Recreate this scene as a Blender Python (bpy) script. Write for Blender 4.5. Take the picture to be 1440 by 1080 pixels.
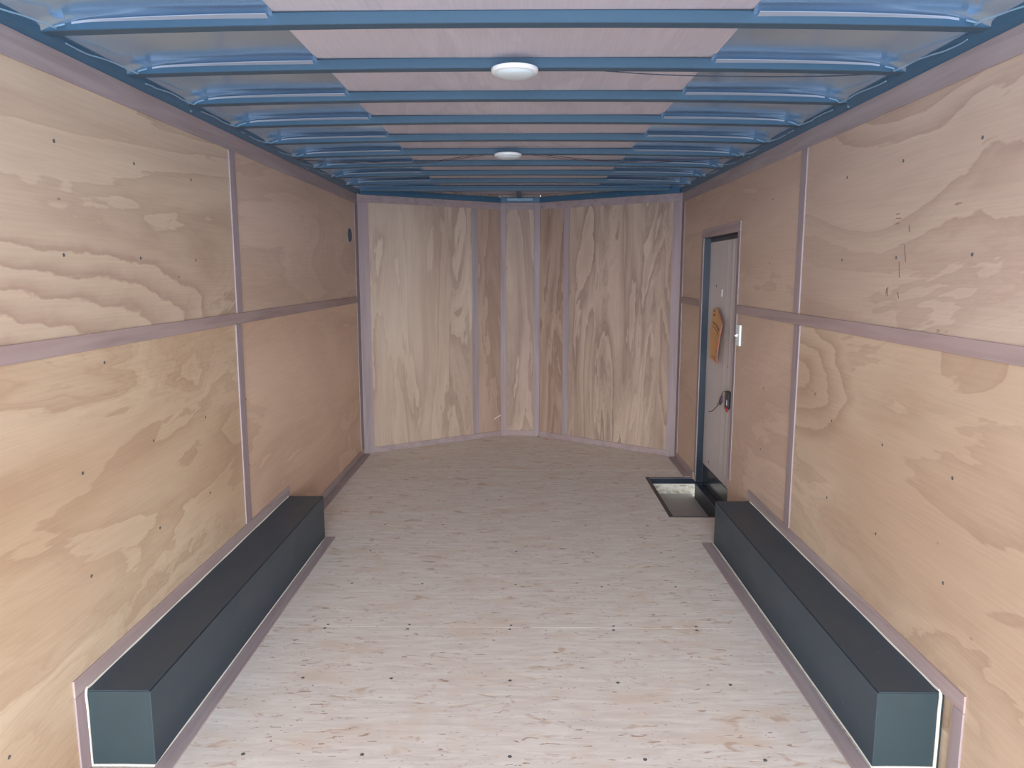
import bpy, bmesh, math, random
from mathutils import Vector, Matrix
random.seed(7)
S = bpy.context.scene
for o in list(bpy.data.objects): bpy.data.objects.remove(o)

# ------------------------------------------------------------------ camera, world, light, exposure
F_PX, PITCH, YAW = 1050.37, 0.147, 0.0129
cd = bpy.data.cameras.new('camera'); cam = bpy.data.objects.new('camera', cd); S.collection.objects.link(cam)
cd.sensor_width = 36; cd.lens = F_PX * 36 / 1440; cd.clip_start = 0.02
cam.location = (0.0257, 0, 1.4134)
cam.rotation_euler = (math.pi/2 - PITCH, 0, YAW)
S.camera = cam
vs = S.view_settings
vs.view_transform = 'Standard'; vs.look = 'None'; vs.exposure = 0.0; vs.gamma = 1; vs.use_curve_mapping = False

W = bpy.data.worlds.new('World'); S.world = W; W.use_nodes = True
wn = W.node_tree; wn.nodes.clear()
wo = wn.nodes.new('ShaderNodeOutputWorld'); wb = wn.nodes.new('ShaderNodeBackground')
tc = wn.nodes.new('ShaderNodeTexCoord'); sp = wn.nodes.new('ShaderNodeSeparateXYZ')
mr = wn.nodes.new('ShaderNodeMapRange'); cr = wn.nodes.new('ShaderNodeValToRGB')
wn.links.new(tc.outputs['Generated'], sp.inputs[0]); wn.links.new(sp.outputs['Z'], mr.inputs['Value'])
mr.inputs['From Min'].default_value = -1; mr.inputs['From Max'].default_value = 1
wn.links.new(mr.outputs[0], cr.inputs[0]); wn.links.new(cr.outputs[0], wb.inputs[0]); wn.links.new(wb.outputs[0], wo.inputs[0])
e = cr.color_ramp.elements
e[0].position = 0.30; e[0].color = (0.36, 0.45, 0.60, 1)      # open ground outside, in shade, lit by blue sky
e[1].position = 0.62; e[1].color = (.86, .96, 1.02, 1)          # hazy sky, brightest above the horizon
q_ = e.new(.485); q_.color = (0.62, 0.78, .98, 1)
q_ = e.new(.515); q_.color = (2.3, 2.4, 2.46, 1)
q_ = e.new(.85); q_.color = (.48, .60, .78, 1)
wb.inputs[1].default_value = 13.0
REAR = -1.3          # rear door opening of the trailer (behind the camera)
pl = bpy.data.lights.new('daylight_portal', 'AREA'); pl.shape = 'RECTANGLE'; pl.size = 2.44; pl.size_y = 2.0
pl.cycles.is_portal = True
po = bpy.data.objects.new('daylight_portal', pl); S.collection.objects.link(po)
po.location = (0, REAR, 1.0); po.rotation_euler = (math.pi/2, 0, 0)

# ------------------------------------------------------------------ materials
def L(r, g, b):
    f = lambda c: ((c/255)/12.92 if c/255 <= .04045 else ((c/255+.055)/1.055)**2.4)
    return (f(r), f(g), f(b), 1)

class Mat:
    def __init__(s, name, rough=.6, metal=0, spec=.5):
        s.m = bpy.data.materials.new(name); s.m.use_nodes = True
        s.n = s.m.node_tree.nodes; s.l = s.m.node_tree.links
        s.b = s.n['Principled BSDF']
        s.b.inputs['Roughness'].default_value = rough; s.b.inputs['Metallic'].default_value = metal
        s.b.inputs['Specular IOR Level'].default_value = spec
        s.tc = s.n.new('ShaderNodeTexCoord')
    def new(s, t): return s.n.new(t)
    def mapping(s, scale=(1,1,1), loc=(0,0,0), rot=(0,0,0)):
        m = s.new('ShaderNodeMapping'); m.inputs['Scale'].default_value = scale
        m.inputs['Location'].default_value = loc; m.inputs['Rotation'].default_value = rot
        s.l.new(s.tc.outputs['Object'], m.inputs['Vector']); return m.outputs[0]
    def noise(s, vec, scale=1, detail=3, rough=.5, dist=0):
        n = s.new('ShaderNodeTexNoise'); n.inputs['Scale'].default_value = scale; n.inputs['Detail'].default_value = detail
        n.inputs['Roughness'].default_value = rough; n.inputs['Distortion'].default_value = dist
        s.l.new(vec, n.inputs['Vector']); return n.outputs['Fac']
    def math(s, op, a, b=None, clamp=False):
        n = s.new('ShaderNodeMath'); n.operation = op; n.use_clamp = clamp
        for i, v in enumerate((a, b)):
            if v is None: continue
            if isinstance(v, (int, float)): n.inputs[i].default_value = v
            else: s.l.new(v, n.inputs[i])
        return n.outputs[0]
    def ramp(s, fac, pts, interp='LINEAR'):
        n = s.new('ShaderNodeValToRGB'); n.color_ramp.interpolation = interp
        el = n.color_ramp.elements
        while len(el) < len(pts): el.new(.5)
        for q, (p, c) in zip(el, pts):
            q.position = p; q.color = c if len(c) == 4 else (*c, 1)
        s.l.new(fac, n.inputs[0]); return n.outputs[0]
    def mix(s, fac, a, b, mode='MIX'):
        n = s.new('ShaderNodeMix'); n.data_type = 'RGBA'; n.blend_type = mode
        for i, v in ((0, fac), (6, a), (7, b)):
            if isinstance(v, (int, float)): n.inputs[i].default_value = v
            elif isinstance(v, tuple): n.inputs[i].default_value = v
            else: s.l.new(v, n.inputs[i])
        return n.outputs[2]
    def col(s, c):
        if isinstance(c, tuple): s.b.inputs['Base Color'].default_value = c
        else: s.l.new(c, s.b.inputs['Base Color'])
        return s
    def bump(s, h, strength=.2, dist=.002):
        n = s.new('ShaderNodeBump'); n.inputs['Strength'].default_value = strength; n.inputs['Distance'].default_value = dist
        s.l.new(h, n.inputs['Height']); s.l.new(n.outputs[0], s.b.inputs['Normal']); return s

def G(v): return (v, v, v, 1)

def plywood(name, seed, axis, light, mid, dark, bands=6.0, contrast=.75, along=.42, across=1.5, tilt=0, cath=None):
    """rotary-cut softwood veneer: contour lines of a field stretched along the grain; axis = grain direction"""
    M = Mat(name, rough=.55, spec=.25)
    def tame(c):
        y = .2126*c[0]+.7152*c[1]+.0722*c[2]
        return tuple([min(.86, (q*.74+y*.26)*1.13) for q in c[:3]] + [1])
    light, mid, dark = tame(light), tame(mid), tame(dark)
    sc = {'y': (across, along, across), 'z': (across, across, along)}[axis]
    # rotate the field slightly so that the figure runs a little off the panel edge
    v = M.mapping(sc, (seed*3.71, seed*1.93, seed*5.17), (tilt if axis == 'y' else 0, tilt if axis == 'z' else 0, 0))
    f = M.noise(v, 1.25, 5.5, .54, .7)
    jit = M.noise(M.mapping((9, 9, 5) if axis == 'z' else (9, 5, 9), (seed, 0, 0)), 1.6, 3, .6)
    fj = M.math('ADD', f, M.math('MULTIPLY', M.math('SUBTRACT', jit, .5), .035))
    fr = M.math('FRACT', M.math('MULTIPLY', fj, bands))
    band = M.ramp(fr, [(0, G(0)), (.06, G(.9)), (.3, G(.55)), (.62, G(.25)), (1, G(0))])
    fr2 = M.math('FRACT', M.math('MULTIPLY', fj, bands*3.1))
    fine = M.ramp(fr2, [(0, G(0)), (.12, G(1)), (.45, G(.2)), (1, G(0))])
    where = M.ramp(M.noise(M.mapping(tuple(q*.8 for q in sc), (seed*2, 9, 4)), 1.2, 2), [(.42, G(0)), (.6, G(1))])
    amp = M.ramp(M.noise(M.mapping(tuple(q*.9 for q in sc), (3, seed*2.3, 1)), 1.1, 2), [(.3, G(.35)), (.6, G(1))])
    d = M.math('MULTIPLY', M.math('MULTIPLY', band, amp), contrast)
    d = M.math('ADD', d, M.math('MULTIPLY', M.math('MULTIPLY', fine, where), contrast*.35))
    tone = M.noise(M.mapping(tuple(q*1.1 for q in sc), (seed*7.7, 2, 8)), .9, 3, .5, .3)
    if cath:                                  # one long cathedral figure: nested rings cut by the panel edge
        cy, cz, sy, sz, nr = cath
        sv = M.new('ShaderNodeSeparateXYZ'); M.l.new(M.tc.outputs['Object'], sv.inputs[0])
        a_ = M.math('POWER', M.math('ABSOLUTE', M.math('DIVIDE', M.math('SUBTRACT', sv.outputs[1], cy), sy)), 3.0)
        b_ = M.math('POWER', M.math('ABSOLUTE', M.math('DIVIDE', M.math('SUBTRACT', sv.outputs[2], cz), sz)), 2.0)
        rr = M.math('POWER', M.math('ADD', a_, b_), .5)
        rj = M.math('ADD', rr, M.math('MULTIPLY', M.math('SUBTRACT', f, .5), .9))
        rj = M.math('ADD', rj, M.math('MULTIPLY', M.math('SUBTRACT', jit, .5), .12))
        ring = M.ramp(M.math('FRACT', M.math('MULTIPLY', rj, nr)), [(0, G(0)), (.1, G(1)), (.38, G(.55)), (.7, G(.15)), (1, G(0))])
        msk = M.ramp(rj, [(.9, G(1)), (1.08, G(0))])
        d = M.math('ADD', M.math('MULTIPLY', d, M.math('SUBTRACT', 1.0, msk)), M.math('MULTIPLY', M.math('MULTIPLY', ring, msk), contrast*.85))
    base = M.mix(M.ramp(tone, [(.36, G(0)), (.62, G(1))]), light, mid)
    c = M.mix(M.math('MULTIPLY', d, 1, True), base, dark)
    fib = M.noise(M.mapping((140, 4, 140) if axis == 'y' else (140, 140, 4)), 1, 2)
    c = M.mix(.55, c, M.mix(1.0, c, M.ramp(fib, [(.3, G(.86)), (.7, G(1.0))]), 'MULTIPLY'))
    # sparse dark specks and small knots
    sk = M.noise(M.mapping((26, 10, 34) if axis == 'y' else (34, 34, 10), (seed*4, 1, 6)), 1, 2)
    c = M.mix(M.ramp(sk, [(.775, G(0)), (.80, G(.5))]), c, L(120, 72, 45))
    M.col(c); M.bump(fib, .12, .001)
    return M.m

def striplath(name, base, axis, seed=0):
    M = Mat(name, rough=.6, spec=.2)
    sc = {'x': (1.2, 20, 20), 'y': (20, 1.2, 20), 'z': (20, 20, 1.2)}[axis]
    n = M.noise(M.mapping(sc, (seed, 0, 0)), 1.4, 4, .55, .6)
    n2 = M.noise(M.mapping(tuple(.25*q for q in sc), (0, seed, 5)), 1.5, 2)
    c = M.mix(M.ramp(n, [(.38, G(0)), (.68, G(.8))]), base, tuple([base[0]*.74, base[1]*.70, base[2]*.70, 1]))
    c = M.mix(M.ramp(n2, [(.45, G(0)), (.75, G(.5))]), c, tuple([base[0]*1.05, base[1]*.86, base[2]*.84, 1]))
    M.col(c); return M.m

def painted(name, c, rough=.4, metal=0, spec=.5, var=.08):
    M = Mat(name, rough, metal, spec)
    n = M.noise(M.mapping((3, 3, 3)), 2, 3)
    M.col(M.mix(n, tuple([c[0]*(1-var), c[1]*(1-var), c[2]*(1-var), 1]), tuple([c[0]*(1+var), c[1]*(1+var), c[2]*(1+var), 1])))
    return M

def osb(name, seed=0, light=L(236,226,216), mid=L(222,202,184)):
    """pale strand-board: faint streaks across the trailer, thin dark strands and warm patches"""
    M = Mat(name, rough=.75, spec=.2)
    st = M.noise(M.mapping((5, 34, 5), (seed, 2, 0)), 1.2, 5, .6, .8)
    c = M.mix(M.ramp(st, [(.33, G(0)), (.7, G(1))]), light, L(216, 203, 192))
    pt = M.noise(M.mapping((2.2, 4.5, 1), (seed, 7, 0)), 1.6, 3, .6, .5)
    c = M.mix(M.ramp(pt, [(.52, G(0)), (.72, G(.85))]), c, mid)
    wp = M.noise(M.mapping((7, 14, 1), (4, seed, 0)), 1.3, 3, .6, .8)
    c = M.mix(M.ramp(wp, [(.60, G(0)), (.70, G(.55))]), c, L(190, 150, 118))
    # dark thin strands: ridged noise gated by a second one
    for k, (s1, lo, colr, am) in enumerate([((14, 60, 1), .665, L(170, 132, 108), .75), ((30, 95, 1), .69, L(140, 104, 84), .8)]):
        v = M.mapping(s1, (k*9+seed, k*3, 0), (0, 0, .22 if k else -.12))
        g = M.noise(v, 1.0, 2.5, .55, 1.2)
        c = M.mix(M.ramp(g, [(lo, G(0)), (lo+.02, G(am))]), c, colr)
    wh = M.noise(M.mapping((12, 44, 1), (seed, 30, 0)), 1.1, 3, .6, 1)
    c = M.mix(M.ramp(wh, [(.62, G(0)), (.72, G(.5))]), c, L(238, 230, 222))
    M.col(c); M.bump(st, .15, .001); return M.m

PL, PM, PD = L(226,200,166), L(214,180,140), L(186,142,102)
ply_lu  = plywood('plywood_left_upper', 1.3, 'y', L(206,180,148), L(196,166,136), L(164,128,104), bands=9, contrast=.8, tilt=.05, along=.26, across=1.3, cath=(1.1, 1.24, 2.08, .30, 6.0))
ply_ll  = plywood('plywood_left_lower', 4.1, 'y', L(212,184,146), L(196,160,120), L(170,128,90), bands=6, contrast=.66, tilt=.22, along=.55, across=1.9)
ply_lfu = plywood('plywood_left_front_upper', 2.2, 'y', L(214,182,156), L(202,168,142), L(176,140,116), bands=5, contrast=.55, across=1.9)
ply_lfl = plywood('plywood_left_front_lower', 6.6, 'y', L(224,186,152), L(212,172,138), L(186,142,112), bands=5, contrast=.6, tilt=-.2)
ply_ru  = plywood('plywood_right_upper', 8.4, 'y', L(200,172,146), L(188,156,134), L(160,124,104), bands=7, contrast=.7, tilt=-.15, along=.42, across=1.6)
ply_rl  = plywood('plywood_right_lower', 3.9, 'y', L(206,176,142), L(194,158,124), L(168,130,98), bands=6, contrast=.75, tilt=-.3, along=.6, across=1.9, cath=(3.4, .98, .75, .30, 4.0))
ply_rfu = plywood('plywood_right_front_upper', 5.2, 'y', L(214,182,156), L(202,168,142), L(176,140,116), bands=5, contrast=.55, across=1.9)
ply_rfl = plywood('plywood_right_front_lower', 9.1, 'y', L(214,180,152), L(202,166,138), L(178,140,114), bands=5, contrast=.6, tilt=-.25)
ply_n = [plywood('plywood_nose_%d' % i, s, 'z', lt, md, dk, bands=b, contrast=c, along=.5, across=3.4)
         for i, (s, lt, md, dk, b, c) in enumerate([
            (2.9, L(198,172,148), L(184,154,130), L(148,116,98), 6, .75),
            (7.3, L(182,148,124), L(172,138,116), L(142,108,90), 6, .75),
            (5.8, L(186,156,132), L(174,142,122), L(138,108,92), 6, .85),
            (1.7, L(182,148,124), L(170,136,114), L(134,100,84), 6, .9),
            (4.4, L(194,164,140), L(180,148,126), L(136,108,92), 7, .95)])]
ply_c = plywood('plywood_ceiling', 3.3, 'y', L(196,190,198), L(188,180,190), L(168,160,172), bands=5, contrast=.45)
TR = L(178,162,160)
lath_y, lath_z, lath_x = striplath('lath_along', TR, 'y', 1), striplath('lath_up', L(164,150,152), 'z', 2), striplath('lath_across', L(166,150,150), 'x', 3)
lath_rail = striplath('lath_rail', L(172,152,148), 'y', 5)
lath_top = striplath('lath_top', L(170,158,158), 'y', 6)
mat_osb = osb('strand_board')
Mo = Mat('strand_board_cut', .8, 0, .2)
vo = Mo.new('ShaderNodeTexVoronoi'); vo.inputs['Scale'].default_value = 1; Mo.l.new(Mo.mapping((26, 30, 60)), vo.inputs['Vector'])
vb = Mo.new('ShaderNodeSeparateXYZ'); Mo.l.new(vo.outputs['Color'], vb.inputs[0])
c_ = Mo.ramp(vb.outputs[0], [(0, L(206,190,168)), (.5, L(238,230,214)), (.9, L(244,238,226))])
c_ = Mo.mix(Mo.ramp(Mo.noise(Mo.mapping((40, 10, 60)), 1.5, 4, .6, 1), [(.62, G(0)), (.68, G(.8))]), c_, L(110,92,78))
Mo.col(c_); mat_osb2 = Mo.m
mat_base = painted('filler', L(226,214,196), .8).m
mat_bow = painted('bow_haze_blue', L(58,88,109), .45, 0, .5, .04).m  # blue haze over the dark steel put into the bow colour
mat_rail = painted('rail_haze_blue', L(60,96,122), .45, 0, .5, .05).m  # same haze tint worked into the roof rail colour
Ms = painted('roof_skin', L(196,226,250), .2, .84, .5, .03)
wv = Ms.noise(Ms.mapping((1.2, 6, 1)), 1.4, 2)
Ms.bump(wv, .12, .01); mat_skin = Ms.m
mat_light_line = painted('light_line_strip', L(156,164,176), .5).m  # pale colour painting the thin light line on the roof skin
mat_bead = painted('edge_highlight', L(128,158,178), .3, 0, .5).m  # highlight of the rolled skin edge put into a lighter colour
Mf = Mat('fender_black', .42, 0, .35)
fn = Mf.noise(Mf.mapping((2, 1.2, 3)), 2.5, 4)
scf = Mf.noise(Mf.mapping((40, 30, 40)), 1.8, 2)
cc = Mf.mix(fn, L(56,66,74), L(66,78,88)); cc = Mf.mix(Mf.ramp(scf, [(.775, G(0)), (.79, G(.8))]), cc, L(150,158,160)); Mf.col(cc)
Mf.l.new(Mf.ramp(fn, [(.3, G(.36)), (.7, G(.5))]), Mf.b.inputs['Roughness']); mat_fender = Mf.m
mat_fend_end = painted('fender_end', L(49,62,66), .45).m
mat_dark = painted('dark_gap', L(28,34,40), .6).m
mat_foam = painted('foam_white', L(236,230,216), .8).m
mat_frame = painted('door_frame_black', L(26,38,52), .35).m
mat_kick = painted('kick_panel_black', L(46,56,66), .16, .3, .6).m
mat_pit = painted('step_floor_grey', L(188,180,172), .55, .2).m
mat_angle = painted('angle_iron', L(64,58,60), .5).m
mat_skinw = painted('door_skin', L(206,196,194), .45).m
mat_white = painted('white_plastic', L(236,238,238), .4, 0, .5, .01).m
mat_lens = painted('lamp_lens', L(206,218,222), .35, 0, .5, .01).m
mat_screw = painted('zinc_screw', L(130,138,142), .35, .8).m
mat_hole = painted('screw_recess', L(40,36,34), .6).m
mat_vent = painted('vent_blue_black', L(44,66,90), .4).m
mat_steel = painted('galvanised', L(120,142,158), .5, .4).m
mat_red = painted('latch_red', L(200,24,52), .4).m
mat_blk = painted('latch_black', L(30,36,46), .35).m
mat_key = painted('key_tag_purple', L(84,62,84), .4, .3).m
mat_wireb = painted('wire_brown', L(96,60,52), .5).m
mat_wired = painted('wire_dark', L(40,56,76), .5).m
Mp = Mat('paper_amber', .8, 0, .2)
mat_paper_ink = painted('paper_ink', L(110,62,30), .8).m
pn = Mp.noise(Mp.mapping((6, 6, 14)), 2, 3); Mp.col(Mp.mix(pn, L(214,162,112), L(224,178,130))); mat_paper = Mp.m
mat_pred = painted('paper_red_edge', L(160,100,84), .8).m
mat_pencil = painted('pencil_mark', L(96,70,70), .9).m

# ------------------------------------------------------------------ mesh helpers
class MB:
    def __init__(s): s.bm = bmesh.new()
    def box(s, x0, x1, y0, y1, z0, z1, bev=0):
        t = bmesh.new(); bmesh.ops.create_cube(t, size=1)
        for v in t.verts:
            v.co = Vector(((x0+x1)/2 + v.co.x*(x1-x0), (y0+y1)/2 + v.co.y*(y1-y0), (z0+z1)/2 + v.co.z*(z1-z0)))
        if bev: bmesh.ops.bevel(t, geom=t.edges[:], offset=bev, segments=2, affect='EDGES', profile=.5)
        s.join(t); return s
    def prism(s, pts, axis, a, b, bev=0):
        """polygon pts in the plane across `axis` extruded from a to b"""
        t = bmesh.new()
        def P(u, v, w): return {'x': (w, u, v), 'y': (u, w, v), 'z': (u, v, w)}[axis]
        A = [t.verts.new(P(u, v, a)) for u, v in pts]; B = [t.verts.new(P(u, v, b)) for u, v in pts]
        t.faces.new(A); t.faces.new(B[::-1])
        for i in range(len(pts)): t.faces.new((A[i], A[i-1], B[i-1], B[i]))
        bmesh.ops.recalc_face_normals(t, faces=t.faces[:])
        if bev: bmesh.ops.bevel(t, geom=t.edges[:], offset=bev, segments=2, affect='EDGES', profile=.5)
        s.join(t); return s
    def obox(s, a, b, t0, t1, z0, z1, bev=0):
        """box standing along the floor line a->b, from t0 to t1 to the left of it"""
        a = Vector(a); b = Vector(b); d = (b-a).normalized(); n = Vector((-d.y, d.x))
        p = [a+n*t0, b+n*t0, b+n*t1, a+n*t1]
        return s.prism([(q.x, q.y) for q in p], 'z', z0, z1, bev)
    def lathe(s, prof, c, axis='z', seg=40, sx=1, sy=1):
        t = bmesh.new(); rows = []
        for r, h in prof:
            row = []
            for i in range(seg):
                a = 2*math.pi*i/seg; u, v = r*math.cos(a)*sx, r*math.sin(a)*sy
                row.append(t.verts.new({'z': (c[0]+u, c[1]+v, c[2]+h), 'x': (c[0]+h, c[1]+u, c[2]+v), 'y': (c[0]+u, c[1]+h, c[2]+v)}[axis]))
            rows.append(row)
        for A, B in zip(rows, rows[1:]):
            for i in range(seg): t.faces.new((A[i], A[(i+1) % seg], B[(i+1) % seg], B[i]))
        t.faces.new(rows[0]); t.faces.new(rows[-1])
        bmesh.ops.recalc_face_normals(t, faces=t.faces[:])
        s.join(t); return s
    def tube(s, pts, r, seg=8, smooth=6):
        P = [Vector(p) for p in pts]
        if smooth > 1 and len(P) > 2:
            Q = []
            for i in range(len(P)-1):
                p0 = P[max(i-1, 0)]; p1 = P[i]; p2 = P[i+1]; p3 = P[min(i+2, len(P)-1)]
                for k in range(smooth):
                    u = k/smooth
                    Q.append(.5*((2*p1)+(p2-p0)*u+(2*p0-5*p1+4*p2-p3)*u*u+(3*p1-p0-3*p2+p3)*u**3))
            Q.append(P[-1]); P = Q
        t = bmesh.new(); rows = []
        for i, p in enumerate(P):
            d = (P[min(i+1, len(P)-1)]-P[max(i-1, 0)]).normalized()
            up = Vector((0, 0, 1)) if abs(d.z) < .9 else Vector((1, 0, 0))
            a = d.cross(up).normalized(); b = d.cross(a)
            rr = r(i/(len(P)-1)) if callable(r) else r
            rows.append([t.verts.new(p+a*rr*math.cos(q)+b*rr*math.sin(q)) for q in [2*math.pi*j/seg for j in range(seg)]])
        for A, B in zip(rows, rows[1:]):
            for i in range(seg): t.faces.new((A[i], A[(i+1) % seg], B[(i+1) % seg], B[i]))
        t.faces.new(rows[0]); t.faces.new(rows[-1][::-1])
        bmesh.ops.recalc_face_normals(t, faces=t.faces[:])
        s.join(t); return s
    def sheet(s, f, nu, nv, thick=0):
        """grid surface f(u,v) with optional thickness along its normals"""
        t = bmesh.new(); off = Vector(thick) if thick else Vector((0, 0, 0))
        g = [[t.verts.new(f(i/nu, j/nv)) for j in range(nv+1)] for i in range(nu+1)]
        for i in range(nu):
            for j in range(nv): t.faces.new((g[i][j], g[i+1][j], g[i+1][j+1], g[i][j+1]))
        if thick:
            h = [[t.verts.new(Vector(f(i/nu, j/nv))+off) for j in range(nv+1)] for i in range(nu+1)]
            for i in range(nu):
                for j in range(nv): t.faces.new((h[i][j], h[i][j+1], h[i+1][j+1], h[i+1][j]))
            for i in range(nu):
                for j in (0, nv): t.faces.new((g[i][j], g[i+1][j], h[i+1][j], h[i][j]))
            for j in range(nv):
                for i in (0, nu): t.faces.new((g[i][j], g[i][j+1], h[i][j+1], h[i][j]))
        bmesh.ops.recalc_face_normals(t, faces=t.faces[:])
        s.join(t); return s
    def join(s, t):
        me = bpy.data.meshes.new('tmp'); t.to_mesh(me); t.free(); s.bm.from_mesh(me); bpy.data.meshes.remove(me)
    def build(s, name, mat, parent=None, origin=None, smooth=False):
        me = bpy.data.meshes.new(name); s.bm.to_mesh(me); s.bm.free()
        me.materials.append(mat)
        if smooth:
            for p in me.polygons: p.use_smooth = True
            me.set_sharp_from_angle(angle=math.radians(35))
        o = bpy.data.objects.new(name, me); S.collection.objects.link(o)
        if origin is not None:
            me.transform(Matrix.Translation(-Vector(origin))); o.location = origin
        if parent is not None: 
            o.parent = parent
            # parents are never rotated: keep world position
            w = Vector((0, 0, 0)); q = parent
            while q: w += q.location; q = q.parent
            o.location = o.location - w
        return o
def tag(o, label=None, cat=None, group=None, kind=None):
    if label: o['label'] = label
    if cat: o['category'] = cat
    if group: o['group'] = group
    if kind: o['kind'] = kind
    return o
def struct(o, label=None): return tag(o, label, kind='structure')
def empty(name, loc):
    o = bpy.data.objects.new(name, None); S.collection.objects.link(o); o.location = loc; o.empty_display_size = .05; return o

# ------------------------------------------------------------------ shell
WX, H = 1.22, 2.002
NL0, NL1, NR1, NR0 = (-1.22, 5.745), (-.157, 6.45), (.18, 6.43), (1.22, 5.68)     # the blunt V nose on the floor
DY0, DY1, DZ = 4.205, 4.985, 1.642                                                # side door opening
PX0, PX1, PY0, PY1 = .901, 1.215, 4.231, 5.08                                     # step well

# floor: sub-floor slab (with the step well left open), strand-board sheets as parts
m = MB(); m.box(-1.35, PX0, REAR, 6.7, -.16, -.02); m.box(PX0, 1.35, REAR, PY0, -.16, -.02); m.box(PX0, 1.35, PY1, 6.7, -.16, -.02)
m.box(PX0, 1.35, PY0, PY1, -.16, -.118)
floor = struct(m.build('floor', mat_base), 'pale strand-board trailer floor with thin seams')
def outline(y0, y1):
    return [(-1.24, y0), (1.24, y0), (1.24, y1), (-1.24, y1)]
g = .0018
tag(MB().box(-1.24, 1.24, REAR, .40-g, -.02, 0).build('floor_panel', mat_osb, floor))
tag(MB().box(-1.24, 1.24, .40+g, 2.838-g, -.02, 0).build('floor_panel', mat_osb, floor))
fp2 = MB().prism([(-1.24, 2.838+g), (1.24, 2.838+g), (1.24, PY0), (PX0, PY0), (PX0, PY1), (1.24, PY1), (1.24, 5.28-g), (-1.24, 5.28-g)], 'z', -.02, 0).build('floor_panel', mat_osb, floor)
fp3 = MB().prism([(-1.24, 5.28+g), (1.24, 5.28+g), (1.24, 5.70), (.2, 6.45), (-.18, 6.47), (-1.24, 5.76)], 'z', -.02, 0).build('floor_panel', mat_osb, floor)
fpn = [o for o in floor.children]

def screw(x, y, z, nrm, parent, r=.0042, hole=True):
    ax = {'x': 0, 'y': 1, 'z': 2}[nrm[1]]; sg = 1 if nrm[0] == '+' else -1
    m_ = MB(); c = [x, y, z]
    if hole:
        m_.lathe([(r*1.12, -.001*sg), (r*1.12, .0005*sg)], c, nrm[1], 10)
        b = m_.build('screw', mat_hole, parent)
        MB().lathe([(r*.85, 0), (r*.85, .0012*sg), (r*.5, .0022*sg)], [c[0]+.0*sg, c[1], c[2]], nrm[1], 10).build('screw_head', mat_screw, b)
    else:
        b = m_.lathe([(r, -.001*sg), (r, .0015*sg), (r*.6, .003*sg)], c, nrm[1], 10).build('screw', mat_screw, parent)
    return b
near = fpn[1]
for x, y in [(-.765, 2.822), (-.43, 2.82), (-.02, 2.822), (.396, 2.82), (.729, 2.822), (-.745, 2.449), (-.432, 2.449), (-.013, 2.44), (.364, 2.431), (.753, 2.422),
             (-.80, 2.025), (-.446, 2.027), (-.007, 2.023), (.391, 2.015), (.743, 2.016), (-.44, 1.61), (-.01, 1.61), (.39, 1.6), (.75, 1.6)]:
    screw(x, y, 0, '+z', near, .0055)
for x, y in [(-.76, 2.855), (-.428, 2.857), (-.015, 2.856), (.40, 2.855), (.733, 2.856), (-.755, 3.264), (-.43, 3.262), (0, 3.258), (.393, 3.239), (.73, 3.243),
             (-.75, 3.67), (0, 3.67), (.39, 3.66), (.74, 3.66), (-.75, 4.08), (-.42, 4.08), (.39, 4.08), (.74, 4.07)]:
    screw(x, y, 0, '+z', fp2, .005)

# side walls: core boards + four plywood panels each
def wall_side(sx, name, lab):
    m = MB()
    a, b = sorted((sx*1.232, sx*1.30))
    if sx < 0:
        m.box(a, b, REAR, 5.80, 0, 2.13)
    else:
        a2, b2 = 1.232, 1.262
        m.box(a2, 1.30, REAR, DY0, 0, 2.13); m.box(a2, 1.30, DY1, 5.80, 0, 2.13); m.box(a2, 1.30, DY0, DY1, DZ, 2.13)
    w = struct(m.build(name, ply_lu), lab)
    return w
wl = wall_side(-1, 'wall_left', 'left side wall lined with plywood sheets')
wr = wall_side(1, 'wall_right', 'right side wall lined with plywood sheets around the door')
def panel(sx, y0, y1, z0, z1, mat, par, cuts=None):
    a, b = sorted((sx*WX, sx*1.231))
    m = MB()
    if cuts is None: m.box(a, b, y0, y1, z0, z1)
    else: m.prism(cuts, 'x', a, b)
    return m.build('plywood_panel', mat, par)
# wheel box cut-outs are left in the lower panels
FBY0, FBY1, FBZ = 1.965, 3.85, .236
lu = panel(-1, .835, 3.272, 1.216, H, ply_lu, wl)
ll = panel(-1, .835, 3.272, 0, 1.214, ply_ll, wl, [(.835, 0), (FBY0-.012, 0), (FBY0-.012, FBZ+.01), (3.272, FBZ+.01), (3.272, 1.214), (.835, 1.214)])
lfu = panel(-1, 3.275, 5.72, 1.216, H, ply_lfu, wl)
lfl = panel(-1, 3.275, 5.72, 0, 1.214, ply_lfl, wl, [(3.275, FBZ+.01), (FBY1, FBZ+.01), (FBY1, 0), (5.72, 0), (5.72, 1.214), (3.275, 1.214)])
panel(-1, REAR, .832, 1.216, H, ply_lfu, wl); panel(-1, REAR, .832, 0, 1.214, ply_lfl, wl)
RB = 3.80
ru = panel(1, .835, 3.252, 1.216, H, ply_ru, wr)
rl = panel(1, .835, 3.252, 0, 1.214, ply_rl, wr, [(.835, 0), (1.935, 0), (1.935, FBZ+.01), (3.252, FBZ+.01), (3.252, 1.214), (.835, 1.214)])
rfu = panel(1, 3.255, 5.66, 1.216, H, ply_rfu, wr, [(3.255, 1.216), (DY0, 1.216), (DY0, DZ), (DY1, DZ), (DY1, 1.216), (5.66, 1.216), (5.66, H), (3.255, H)])
rfl = panel(1, 3.255, DY0, 0, 1.214, ply_rfl, wr, [(3.255, FBZ+.01), (RB, FBZ+.01), (RB, 0.0), (DY0, 0.0), (DY0, 1.214), (3.255, 1.214)])
rfl2 = panel(1, DY1, 5.66, 0, 1.214, ply_rfl, wr)
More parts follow.
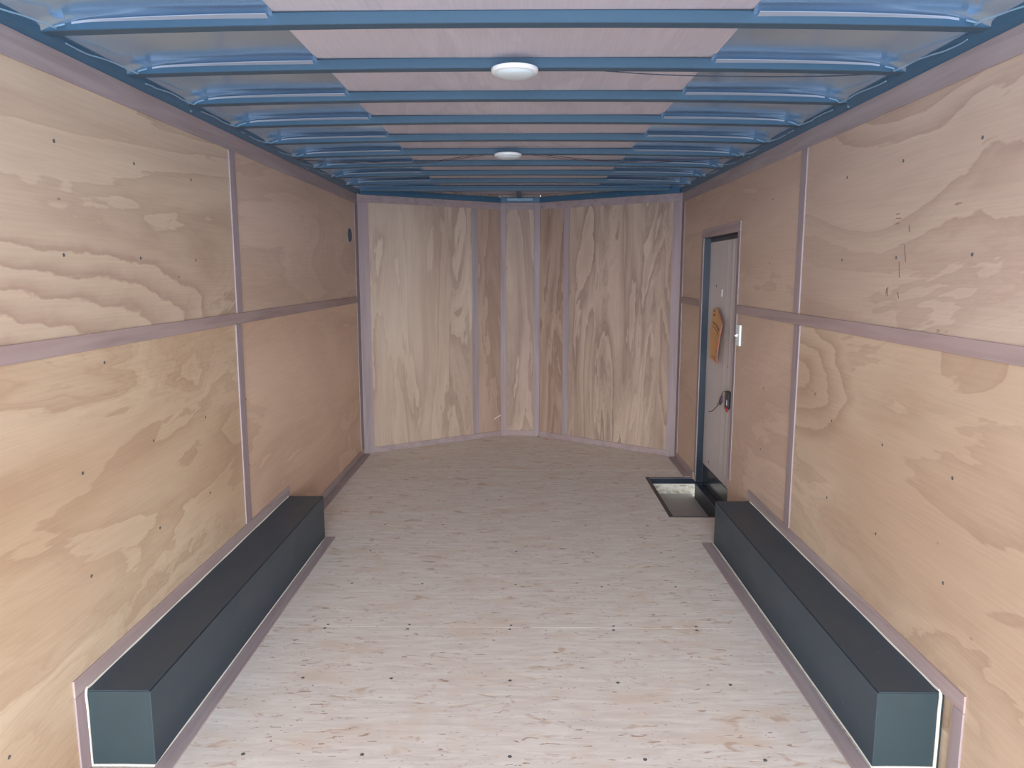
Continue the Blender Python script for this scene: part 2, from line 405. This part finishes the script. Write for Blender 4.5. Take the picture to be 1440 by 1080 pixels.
panel(1, REAR, .832, 1.216, H, ply_rfu, wr); panel(1, REAR, .832, 0, 1.214, ply_rfl, wr)
for y in (1.225, 1.635, 2.045, 2.46, 2.878):
    for z in (1.762, 1.463): screw(-WX, y, z, '+x', lu, .0045)
    for z in (.852, .545): screw(-WX, y, z, '+x', ll, .0045)
screw(-WX, 1.65, .248, '+x', ll, .0045); screw(-WX, 2.20, 1.15, '+x', ll, .004)
for y in (1.21, 1.62, 2.025, 2.432, 2.84):
    for z in (1.762, 1.463): screw(WX, y, z, '-x', ru, .0045)
    for z in (.852, .546): screw(WX, y, z, '-x', rl, .0045)
for y in (3.245,):
    for z in (1.762, 1.463): screw(-WX, y+.07, z, '+x', lfu, .0035)
    for z in (.852, .546): screw(-WX, y+.07, z, '+x', lfl, .0035)
for y in (3.66,):
    for z in (1.762, 1.463): screw(WX, y, z, '-x', rfu, .0035)
    for z in (.852, .546): screw(WX, y, z, '-x', rfl, .0035)
# pencil ticks scribbled on the right upper sheet
m = MB()
for y, z, dy, dz in [(2.43, 1.60, .02, 0), (2.42, 1.585, .03, .002), (2.425, 1.572, .025, -.003), (2.47, 1.34, .0, .03), (2.48, 1.345, .0, .02), (2.395, 1.335, .01, .02), (2.40, 1.40, .01, .05), (2.37, 1.45, .012, .05), (2.36, 1.54, .003, .02)]:
    m.tube([(WX-.0006, y, z), (WX-.0006, y+dy, z+dz)], .0010, 5, 1)
m.build('pencil_mark', mat_pencil, ru)

# nose walls (five plywood boards)
def at(a, b, s):
    a = Vector(a); b = Vector(b); return a + (b-a).normalized()*s
def noseboard(a, b, s0, s1, mat, par, z0=0):
    p, q = at(a, b, s0), at(a, b, s1)
    return MB().obox(p, q, 0, .01, z0, H+.01).build('plywood_panel', mat, par)
wf = struct(MB().obox(NL0, NL1, .012, .05, 0, 2.13).obox(NL1, NR1, .012, .05, 0, 2.13).obox(NR1, NR0, .012, .05, 0, 2.13)
            .prism([(-1.30, 5.78), (-1.30, 5.70), (-1.232, 5.70), (-1.222, 5.765), (-1.25, 5.80)], 'z', 0, 2.13)
            .prism([(1.30, 5.78), (1.30, 5.66), (1.222, 5.66), (1.222, 5.70), (1.25, 5.74)], 'z', 0, 2.13).prism([(-.157, 6.462), (-.20, 6.56), (.22, 6.56), (.18, 6.442)], 'z', 0, 2.13)
            .build('wall_front', ply_n[0]), 'blunt pointed front wall of plywood boards with laths over the joints')
lenL = (Vector(NL1)-Vector(NL0)).length; lenR = (Vector(NR0)-Vector(NR1)).length; lenC = (Vector(NR1)-Vector(NL1)).length
noseboard(NL0, NL1, 0, 1.022, ply_n[0], wf); noseboard(NL0, NL1, 1.025, lenL, ply_n[1], wf)
noseboard(NL1, NR1, 0, lenC, ply_n[2], wf)
noseboard(NR1, NR0, 0, .266, ply_n[3], wf); noseboard(NR1, NR0, .269, lenR, ply_n[4], wf)

# ------------------------------------------------------------------ laths and trims of the setting
TN = [0]
def trim(mb, mat, lab=None, name=None):
    TN[0] += 1
    return struct(mb.build(name or 'trim_%d' % TN[0], mat), lab)
t6 = .006
for sx in (-1, 1):
    a, b = sorted((sx*WX, sx*(WX-t6)))
    side = 'left' if sx < 0 else 'right'
    yb, ye = (3.272, 5.65) if sx < 0 else (3.252, 5.60)
    m = MB()
    if sx < 0: m.box(a, b, REAR, ye, 1.194, 1.2415, .0012)
    else:
        m.box(a, b, REAR, 4.158, 1.194, 1.2415, .0012); m.box(a, b, 5.033, ye, 1.194, 1.2415, .0012)
    trim(m, lath_rail, 'pinkish wooden lath over the level joint of the %s wall' % side)
    trim(MB().box(a, b, REAR, ye+.08, 1.932, H, .0012), lath_top, 'pale mauve lath along the top of the %s wall' % side)
    trim(MB().box(a, b, yb-.018, yb+.048, 1.2425, 1.931, .0012), lath_z, 'upright lath on the upper half of the %s wall' % side)
    trim(MB().box(a, b, yb-.04, yb+.026, .292, 1.193, .0012), lath_z, 'upright lath on the lower half of the %s wall above the wheel box' % side)
    # wide corner board
    trim(MB().box(a, b, ye, (5.742 if sx < 0 else 5.678), 0.05, 1.931, .0012), lath_z, 'wide corner board at the front end of the %s wall' % side)
    # lath over the wheel box
    y0, y1 = (1.913, 3.862) if sx < 0 else (1.872, 3.812)
    trim(MB().box(a, b, y0, y1, .241, .291, .0012), lath_y, 'lath lying on the %s wall above the black wheel box' % side)
    trim(MB().box(a, b, y0, y0+.048, 0, .240, .0012), lath_z, 'short upright lath at the near end of the %s wheel box' % side)
    # floor lath beside the wheel box
    c, d = sorted((sx*1.030, sx*.978))
    ya, yb_ = (1.90, 3.86) if sx < 0 else (1.90, 3.79)
    trim(MB().box(c, d, ya, yb_, 0, .006, .0012).box(min(sx*1.03, sx*1.214), max(sx*1.03, sx*1.214), ya, ya+.048, 0, .006, .0012), lath_y, 'flat lath on the floor along the %s wheel box' % side)
    # baseboards
    o = MB().box(a, b, REAR, 1.86, 0, .052, .0012)
    if sx < 0: o.box(a, b, 3.852, 5.65, 0, .052, .0012)
    else: o.box(a, b, 5.05, 5.60, 0, .052, .0012)
    struct(o.build('baseboard_' + side, lath_y), 'low wooden baseboard strip on the %s wall' % side)
    c, d = sorted((sx*(WX-t6), sx*1.163))
    m = MB().box(c, d, REAR, 1.86, 0, .007, .0015)
    if sx < 0: m.box(c, d, 3.865, 5.73, 0, .007, .0015)
    else: m.box(c, d, PY1+.01, 5.66, 0, .007, .0015)
    trim(m, lath_y, 'flat floor lath at the foot of the %s wall' % side)
def nstrip(a, b, s0, s1, z0, z1): 
    p, q = at(a, b, s0), at(a, b, s1)
    return MB().obox(p, q, 0, -t6, z0, z1, .0012)
for a, b, Ln, w in ((NL0, NL1, lenL, 'left'), (NL1, NR1, lenC, 'middle'), (NR1, NR0, lenR, 'right')):
    trim(nstrip(a, b, .004, Ln-.004, 1.945, H), lath_x, 'lath along the top of the %s nose wall' % w)
    s0, s1 = (.004, Ln-.004)
    struct(nstrip(a, b, s0, s1, 0, .045).build('baseboard_front_' + w, lath_x), 'low baseboard strip of the %s nose wall' % w)
t6 = .007
trim(nstrip(NL0, NL1, .004, .088, 0, 1.944), lath_z, 'corner board on the left nose wall')
trim(nstrip(NR1, NR0, lenR-.075, lenR-.004, 0, 1.944), lath_z, 'corner board on the right nose wall')
t6 = .006
trim(nstrip(NL0, NL1, .995, 1.051, .046, 1.944), lath_z, 'upright lath left of the narrow nose boards')
trim(nstrip(NR1, NR0, .24, .297, .046, 1.944), lath_z, 'upright lath right of the narrow nose boards')
t6 = .009
trim(nstrip(NL1, NR1, .002, .050, 0, 1.996), lath_z, 'left upright lath of the narrow centre nose board')
trim(nstrip(NL1, NR1, .286, lenC-.002, 0, 1.996), lath_z, 'right upright lath of the narrow centre nose board')
t6 = .006

# ------------------------------------------------------------------ ceiling
CZ = 2.065
ceil = struct(MB().box(-1.35, 1.35, REAR, 6.7, 2.12, 2.15).build('ceiling', mat_rail), 'arched trailer roof of blue steel with a pale plywood strip')
BY = [1.985 + .4165*k for k in range(9)]           # near faces of the bows
BW = .048
st = MB().box(-.605, .607, REAR, 6.55, CZ, CZ+.008).build('plywood_strip', ply_c, ceil); st['label'] = 'pale plywood strip along the middle of the ceiling'
edges = [REAR] + [BY[0]-.4165*2, BY[0]-.4165] + BY + [5.735]
for sx in (-1, 1):
    for k in range(len(edges)-1):
        y0 = edges[k] + (BW if k else 0); y1 = edges[k+1]
        if y1 - y0 < .02: continue
        def f(u, v, sx=sx, y0=y0, y1=y1):
            x = .600 + u*(1.215-.600); y = y0-.002 + v*(y1-y0+.004)
            z = CZ-.0005 - .012*u*u
            if x > 1.06: z -= .030*((x-1.06)/.155)**2
            d = (y1-y)                                     # the sheet turns down onto the next bow
            if d < .035: z -= .010*((.035-d)/.035)**2
            if y-y0 < .03: z -= .004*((.03-(y-y0))/.03)**2
            z += .003*math.sin(x*9+y0*7)*(v*(1-v)*4)
            return (sx*x, y, z)
        MB().sheet(f, 24, 28, (0, 0, .001)).build('roof_skin', mat_skin, ceil, smooth=True)
        # added pale strip that paints the thin light line where the skin meets the next bow, tapering off towards the side
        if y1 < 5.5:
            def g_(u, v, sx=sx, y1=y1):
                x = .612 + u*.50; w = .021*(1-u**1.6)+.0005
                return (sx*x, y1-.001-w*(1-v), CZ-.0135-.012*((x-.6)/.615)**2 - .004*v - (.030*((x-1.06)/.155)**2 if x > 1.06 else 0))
            MB().sheet(g_, 16, 2, (0, 0, .0015)).build('light_line_strip', mat_light_line, ceil)
        # added crinkled bead, lighter in colour, for the highlight on the skin's rolled edge
        if 1.5 < y0 < 4.8:
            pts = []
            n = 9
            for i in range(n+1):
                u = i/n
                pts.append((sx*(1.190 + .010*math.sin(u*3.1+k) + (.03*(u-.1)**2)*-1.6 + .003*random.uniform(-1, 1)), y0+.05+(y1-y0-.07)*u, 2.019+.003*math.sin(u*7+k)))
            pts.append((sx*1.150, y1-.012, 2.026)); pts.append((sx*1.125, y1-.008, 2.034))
            MB().tube(pts, .0022, 6, 4).build('highlight_bead', mat_bead, ceil, smooth=True)
# side roof rails (cove between wall top and skin)
for sx in (-1, 1):
    struct(MB().prism([(sx*1.232, 2.002), (sx*1.216, 2.002), (sx*1.196, 2.016), (sx*1.186, 2.030), (sx*1.20, 2.058), (sx*1.30, 2.07), (sx*1.30, 2.002)], 'y', REAR, 5.74).build('trim_roof_rail_' + ('left' if sx < 0 else 'right'), mat_rail),
           'dark blue steel roof rail on top of the %s wall' % ('left' if sx < 0 else 'right'))
# nose roof rail
struct(MB().obox(at(NL0, NL1, .02), at(NL0, NL1, lenL+.003), .05, -.022, 2.003, 2.044).obox(NL1, NR1, .05, -.022, 2.003, 2.044).obox(at(NR1, NR0, -.003), at(NR1, NR0, lenR-.02), .05, -.022, 2.003, 2.044).build('trim_roof_rail_front', mat_rail), 'dark blue steel roof rail above the nose walls')

bow_lab = ['blue steel roof bow nearest the viewer at the top of the picture', 'blue steel roof bow that carries the nearer round lamp', 'blue steel roof bow just beyond the nearer round lamp',
           'second blue roof bow beyond the nearer round lamp', 'blue steel roof bow one before the one with the far lamp', 'blue steel roof bow that carries the far round lamp',
           'blue steel roof bow just beyond the far round lamp', 'second blue roof bow beyond the far round lamp', 'blue steel roof bow last before the nose crossbar']
def bow_mesh():
    def zc(x): return -.016*(abs(x)/1.19)**2.2
    xs = [-1.20 + 2.4*i/40 for i in range(41)]
    t = bmesh.new(); rows = []
    for x in xs:
        z = zc(x)
        prof = [(-.004, .029), (0, .0295), (.0, .002), (.002, 0), (BW-.006, 0), (BW-.004, .002), (BW-.004, .0265), (BW, .029)]
        rows.append([t.verts.new((x, y, z+h)) for y, h in prof])
    for A, B in zip(rows, rows[1:]):
        for i in range(len(A)-1): t.faces.new((A[i], A[i+1], B[i+1], B[i]))
        t.faces.new((A[-1], A[0], B[0], B[-1]))
    t.faces.new(rows[0]); t.faces.new(rows[-1][::-1]); bmesh.ops.recalc_face_normals(t, faces=t.faces[:])
    mb = MB(); mb.join(t); return mb
bow0 = bow_mesh().build('roof_bow', mat_bow, smooth=True)
for k, y in enumerate(BY):
    o = bow0 if k == 0 else bow0.copy()
    if k: S.collection.objects.link(o)
    o.location = (0, y, 2.0355); tag(o, bow_lab[k], 'roof beam', 'roof bows across the ceiling')
# crossbar and centre rafter of the nose
cb = empty('nose_crossbar', (0, 5.725, 2.02)); tag(cb, 'lighter blue crossbar where the roof meets the pointed nose', 'roof beam')
MB().box(-1.19, 1.19, 5.725, 5.765, 2.022, 2.060, .002).build('beam', mat_bow, cb)
MB().box(-1.18, 1.18, 5.712, 5.7245, 2.046, 2.060, .001).build('flange', mat_rail, cb)
rf = empty('nose_rafter', (0, 6.1, 2.03)); tag(rf, 'short centre roof rafter running from the crossbar to the nose', 'roof beam')
MB().box(-.016, .02, 5.766, 6.40, 2.036, 2.062, .002).build('beam', mat_bow, rf)
MB().box(-.10, .12, 6.385, 6.425, 2.0105, 2.035, .002).build('bracket', mat_steel, rf)
MB().prism([(-.02, 2.006), (.03, 2.006), (.018, 2.016), (-.008, 2.016)], 'y', 6.345, 6.384).build('clip', mat_steel, rf)

# round lamps
def lamp(x, y, z, lab):
    e_ = empty('ceiling_lamp', (x, y, z)); tag(e_, lab, 'lamp', 'round white ceiling lamps')
    MB().lathe([(.066, 0), (.0715, -.002), (.0725, -.008), (.070, -.014), (.064, -.0165), (.058, -.0155)], (x, y, z), 'z', 48).build('housing', mat_white, e_, smooth=True)
    MB().lathe([(.0625, -.0155), (.058, -.021), (.045, -.0255), (.025, -.028), (.006, -.0285)], (x, y, z), 'z', 48).build('lens', mat_lens, e_, smooth=True)
    return e_
lamp(.003, BY[1]+.004, 2.0352, 'nearer of the two round white ceiling lamps')
lamp(-.048, BY[5]-.01, 2.0352, 'farther, smaller looking round white ceiling lamp')

# wires under the roof
def wire(pts, r, mat, lab):
    o = MB().tube(pts, r, 6, 6).build('wire', mat, origin=pts[0], smooth=True)
    tag(o, lab, 'wire')
wire([(.07, 2.44, 2.052), (.183, 2.45, 2.046), (.305, 2.45, 2.036), (.438, 2.45, 2.027), (.615, 2.45, 2.021), (.835, 2.45, 2.019), (1.011, 2.45, 2.021), (1.143, 2.45, 2.027), (1.20, 2.45, 2.02)], .0016, mat_wired, 'thin dark wire from the nearer lamp to the right roof edge')
zs = lambda q, d: [(x, y, z+d) for x, y, z in q]
wr_ = [(.03, 4.125, 2.043), (.125, 4.125, 2.034), (.276, 4.125, 2.017), (.466, 4.125, 2.003), (.655, 4.125, 2.004), (.881, 4.125, 2.014), (1.07, 4.125, 2.021), (1.185, 4.125, 2.018)]
wl_ = [(-.141, 4.125, 2.043), (-.331, 4.125, 2.018), (-.484, 4.125, 2.002), (-.712, 4.125, 2.000), (-.941, 4.125, 2.007), (-1.109, 4.125, 2.014), (-1.185, 4.125, 2.018)]
wire(wr_, .0016, mat_wireb, 'brown wire sagging from the far lamp to the right roof edge')
wire([(x+.03, y+.01, z+.007*math.sin(i)) for i, (x, y, z) in enumerate(wr_[:-1])], .0016, mat_wired, 'dark wire sagging beside the brown one right of the far lamp')
wire(wl_, .0016, mat_wireb, 'brown wire sagging from the far lamp to the left roof edge')
wire([(x-.03, y+.01, z+.006*math.cos(i)) for i, (x, y, z) in enumerate(wl_[:-1])], .0016, mat_wired, 'dark wire sagging beside the brown one left of the far lamp')
# small silver clips on the roof rail
for x, y, lab in [(-1, 2.877, 'small silver rivet on the left roof rail nearer the viewer'), (-1, 4.40, 'small silver rivet on the left roof rail near the far lamp'), (1, 2.831, 'small silver rivet on the right roof rail nearer the viewer'), (1, 4.012, 'small silver rivet on the right roof rail near the far lamp')]:
    o = MB().lathe([(.006, 0), (.006, .003), (.003, .006)], (0, 0, 0), 'z', 12).build('rivet', mat_steel, smooth=True)
    o.location = (x*1.205, y, 2.0105); o.rotation_euler = (0, -x*math.radians(145), 0); tag(o, lab, 'rivet', 'rivets on the roof rails')
for k, (sn, a, b, Ln) in enumerate((('left', NL0, NL1, lenL), ('right', NR1, NR0, lenR))):
    for j, s_ in enumerate((.25, .5, .75, 1.0)):
        p = at(a, b, s_); d = (Vector(b)-Vector(a)).normalized(); n = Vector((d.y, -d.x)); p = p + n*.022
        o = MB().lathe([(.004, -.001), (.004, .002), (.002, .003)], (0, 0, 0), 'y', 8).build('rivet', mat_steel)
        o.location = (p.x, p.y, 2.022); o.rotation_euler = (0, 0, math.atan2(-n.x, n.y)); tag(o, 'tiny rivet on the dark roof rail above the %s nose wall' % sn, 'rivet', 'rivets above the %s nose wall' % sn)

# ------------------------------------------------------------------ wheel boxes
def wheelbox(sx, xi, y0, y1, zt, lab):
    e_ = empty('wheel_box', (sx*1.12, (y0+y1)/2, 0)); tag(e_, lab, 'wheel box', 'black wheel boxes')
    xo = 1.229
    X = lambda a: sx*a
    def bx(m, x0, x1, *r): return m.box(min(X(x0), X(x1)), max(X(x0), X(x1)), *r)
    o = bx(MB(), xi+.0035, xo, y0, y1, zt-.003, zt, .001).build('top_plate', mat_fender, e_)
    bx(MB(), xi, xi+.003, y0, y1, 0, zt-.0035, .001).build('side_plate', mat_fender, e_)
    bx(MB(), xi+.003, xi+.0065, y0+.01, y1-.01, zt-.0065, zt-.0025).build('seam', mat_dark, e_)
    bx(MB(), xi+.003, xo, y0, y0+.003, 0, zt-.004, .0008).build('near_end_plate', mat_fend_end, e_)
    bx(MB(), xi+.003, xo, y1-.003, y1, 0, zt-.004, .0008).build('far_end_plate', mat_fender, e_)
    # white foam between box and laths
    pts = [(X(1.2155), y0-.004, .002), (X(1.216), y0-.0035, .1), (X(1.215), y0-.004, .18), (X(1.2145), y0-.004, zt+.002), (X(1.2155), y0+.03, zt+.0032)]
    n = 14
    pts += [(X(1.2160+.0012*math.sin(i*2.1)), y0+.03+(y1-y0-.05)*i/n, zt+.0032) for i in range(1, n+1)]
    MB().tube(pts, .0045, 6, 3).build('foam_bead', mat_foam, e_, smooth=True)
    MB().tube([(X(xi-.001), y0, .003)] + [(X(xi-.001+.0006*math.sin(i*2.7)), y0+(y1-y0)*i/n, .0062) for i in range(1, n)] + [(X(xi-.001), y1, .003)], .0028, 6, 2).build('foam_bead', mat_foam, e_, smooth=True)
    MB().tube([(X(xi), y0-.003, .004), (X(1.12), y0-.003, .005), (X(1.215), y0-.003, .004)], .004, 6, 2).build('foam_bead', mat_foam, e_, smooth=True)
wheelbox(-1, 1.032, 1.966, 3.85, FBZ, 'long black metal wheel box against the left wall')
wheelbox(1, 1.040, 1.985, 3.785, FBZ, 'long black metal wheel box against the right wall')

# ------------------------------------------------------------------ side door
door = empty('door_1', (1.265, 4.6, -.11)); struct(door, 'narrow side door with a pale inner skin and black frame')
fr = MB().box(1.2315, 1.262, DY1-.001, DY1+.03, -.118, DZ+.02).box(1.2205, 1.262, DY1-.004, DY1-.0005, .0, DZ).box(1.2325, 1.262, DY0-.03, DY0, -.118, DZ+.02)
fr.box(1.2315, 1.262, DY0, DY1, DZ+.0005, DZ+.03).box(1.2205, 1.262, DY0, DY1-.004, DZ-.003, DZ-.0005)
fr.build('door_frame', mat_frame, door)
MB().box(1.2155, 1.222, 4.965, 4.9838, -.02, .0).box(1.2155, 1.262, DY1-.045, DY1-.004, -.116, .0).build('frame_foot', mat_frame, door)
MB().box(1.2155, 1.262, PY0, DY1-.0455, -.116, -.008, .002).build('sill', mat_frame, door)
MB().box(1.2635, 1.30, DY0-.03, DY1+.06, -.118, .134).build('kick_panel', mat_kick, door)
dk = MB().box(1.2635, 1.30, DY0-.03, DY1+.06, .134, DZ+.06).build('door_leaf', mat_frame, door)
def skin(u, v):
    y = DY0-.03 + u*(DY1+.055-(DY0-.03)); z = .135 + v*(1.612-.135)
    x = 1.2628
    for c, w, d in ((4.37, .018, .004), (4.445, .014, .003), (4.56, .02, .0015)):
        x -= d*math.exp(-((y-c)/w)**2)
    return (x, y, z)
MB().sheet(skin, 90, 4, (.0005, 0, 0)).build('door_skin', mat_skinw, door, smooth=True)
MB().box(1.2575, 1.2628, DY0-.03, DY1+.055, .1305, .1355).build('skin_edge', mat_angle, door)
for y, z in [(5.005, 1.331), (4.80, 1.334), (4.463, .858), (4.444, .736), (4.98, .150), (4.82, .180), (5.0, .175)]:
    screw(1.2618, y, z, '-x', door, .006)
MB().tube([(1.261, 4.655, 1.315), (1.261, 4.657, 1.272)], .0018, 5, 1).build('chip', mat_white, door)
# latch
MB().box(1.236, 1.2605, 4.325, 4.405, .628, .723, .004).build('latch', mat_blk, door)
MB().box(1.2585, 1.2612, 4.395, 4.425, .66, .715, .001).build('latch_plate', mat_steel, door)
MB().box(1.2325, 1.237, 4.330, 4.372, .604, .633, .003).build('latch_tab', mat_red, door)
MB().box(1.240, 1.2605, 4.385, 4.425, .612, .640, .004).build('latch_lever', mat_blk, door)
MB().box(1.2345, 1.2362, 4.352, 4.362, .642, .676).build('latch_mark', mat_white, door)
# door-side laths on the wall
trim(MB().box(WX-.005, WX, DY0-.045, DY0, .240, DZ+.0, .001), lath_z, 'upright lath on the near side of the side door')
trim(MB().box(WX-.005, WX, DY1, DY1+.048, .053, DZ+.0, .001), lath_z, 'upright lath on the far side of the side door')
trim(MB().box(WX-.005, WX, DY0-.045, DY1+.048, DZ+.001, DZ+.055, .001), lath_y, 'level lath above the side door')

# keys on a tie hanging from the latch
k_ = empty('key_ring', (1.235, 4.42, .66)); tag(k_, 'bunch of small keys on a brown tie hanging from the door latch', 'keys')
MB().tube([(1.236, 4.40, .719), (1.232, 4.43, .712), (1.230, 4.452, .695), (1.230, 4.462, .672)], .0024, 6).build('tie', mat_wireb, k_, smooth=True)
MB().prism([(4.435, .690), (4.475, .676), (4.500, .640), (4.478, .622), (4.436, .650)], 'x', 1.226, 1.233, .0015).build('key_head', mat_key, k_)
MB().tube([(1.230, 4.47, .65), (1.228, 4.51, .62), (1.224, 4.56, .590), (1.218, 4.62, .560), (1.214, 4.68, .548)], .0026, 6).build('cord', mat_wireb, k_, smooth=True)
for d in (0, .014):
    MB().tube([(1.229, 4.495, .640-d), (1.229, 4.545, .618-d)], .003, 5, 1).build('key_blade', mat_steel, k_)

# amber leaflet
pa = empty('paper_leaflet', (1.25, 4.7, 1.19)); tag(pa, 'curled amber paper leaflet stuck on the side door', 'paper')
def pf(u, v):                                # u: far(left) -> near(right); v: top -> bottom
    z = 1.190 - v*.325
    y = 4.840 + v*.01 - u*(.15+.19*min(1, v*4) - .07*max(0, v-.35)*1.9)
    x = 1.2560 - .004*v - .026*(u**2)*(.3+min(1, v*3)*.7) - .010*math.sin(v*3.0)
    return (x, y, z + .012*u - .02*u*u*v)
MB().sheet(pf, 24, 30, (.0006, 0, 0)).build('sheet', mat_paper, pa, smooth=True)
def on(u, v): 
    p = Vector(pf(u, v)); return (p.x-.0012, p.y, p.z)
m = MB()
for v0 in (.24, .27, .33):
    m.tube([on(u/8, v0+.16*(u/8)**1.3) for u in range(1, 8)], .0013, 5, 1)
m.tube([on(.25+.5*q/5, .93) for q in range(6)], .001, 5, 1)
tag(m.build('printed_text', mat_paper_ink, pa), 'lines of dark print', kind='stuff')
m = MB()
for v0 in (.035, .11):
    m.box(*[c for a, b in zip(on(.2, v0+.03), on(.36, v0)) for c in sorted((a, b))])
tag(m.build('printed_symbols', mat_paper_ink, pa), 'dark printed symbols', kind='stuff')
MB().sheet(lambda u, v: (pf(1, .05+.93*v)[0]-.0008+.007*u, pf(1, .05+.93*v)[1]-.002-.004*u, pf(1, .05+.93*v)[2]-.004), 4, 20, (.0006, 0, 0)).build('folded_edge', mat_pred, pa, smooth=True)

# light switch on the right wall
sw = empty('light_switch', (WX, 4.11, 1.078)); tag(sw, 'white light switch plate on the right wall beside the door', 'light switch')
MB().box(1.2145-.006, WX-.0002, 4.072, 4.142, 1.021, 1.135, .002).build('switch_plate', mat_white, sw)
MB().prism([(1.2085, 1.070), (1.2085, 1.086), (1.192, 1.078), (1.194, 1.071)], 'y', 4.103, 4.111).build('toggle', mat_white, sw)
for z in (1.045, 1.112): MB().lathe([(.003, 0), (.003, -.0012), (.0015, -.002)], (1.2085, 4.107, z), 'x', 10).build('plate_screw', mat_steel, sw)

# round vent on the left wall
ve = empty('round_vent', (-WX, 5.49, 1.687)); tag(ve, 'small dark round vent high on the left wall near the corner', 'vent')
MB().lathe([(.050, 0), (.050, .004), (.046, .006), (.042, .003)], (-WX+.0002, 5.485, 1.687), 'x', 32).build('rim', mat_vent, ve, smooth=True)
m = MB().lathe([(.042, 0), (.042, .0025)], (-WX+.0002, 5.485, 1.687), 'x', 32)
for dz in (-.024, -.008, .008, .024): m.box(-WX+.002, -WX+.0045, 5.485-.033, 5.485+.033, 1.687+dz-.003, 1.687+dz+.003)
m.build('grille', mat_vent, ve)

# ------------------------------------------------------------------ step well
sw_ = empty('step_well', ((PX0+PX1)/2, (PY0+PY1)/2, -.117)); tag(sw_, 'sunken entry step well in the floor beside the side door', 'step well')
MB().box(PX0+.004, 1.2145, PY0+.004, PY1-.006, -.1175, -.112).build('step_floor', mat_pit, sw_)
MB().box(PX0+.002, 1.262, PY1-.006, PY1-.001, -.111, -.036).build('front_riser', mat_osb2, sw_)
MB().box(PX0+.002, PX0+.006, PY0+.006, PY1-.007, -.111, -.003).box(PX0+.007, 1.2145, PY0+.002, PY0+.006, -.111, -.003).build('side_riser', mat_osb2, sw_)
MB().box(PX0-.008, PX0+.016, PY0-.006, PY1+.003, .0, .003).box(PX0+.017, 1.2145, PY0-.006, PY0+.004, .0, .003).box(PX0-.008, 1.2145, PY1-.002, PY1+.008, .0, .003).box(PX0+.0065, 1.262, PY1-.010, PY1-.0065, -.036, -.0005).build('angle_frame', mat_angle, sw_)
MB().box(PX0+.008, 1.2615, PY1-.0135, PY1-.0105, -.038, -.001).build('black_angle', mat_frame, sw_)
for x in (.94, 1.06): screw(x, PY1+.004, .003, '+z', sw_, .004)

# odds and ends on the nose
sp_ = MB().tube([(-.212, 6.395, .157), (-.185, 6.415, .172), (-.158, 6.425, .185)], .0028, 5, 2).build('wood_splinter', mat_foam, origin=(-.185, 6.42, .17)); tag(sp_, 'pale wood splinter sticking out low on the nose wall', 'splinter')
bo = MB().lathe([(.006, 0), (.006, .004), (.003, .007)], (.174, 6.405, 0.0), 'z', 12).build('bolt', mat_hole, origin=(.174, 6.405, 0)); tag(bo, 'tiny dark bolt on the floor at the foot of the nose', 'bolt')
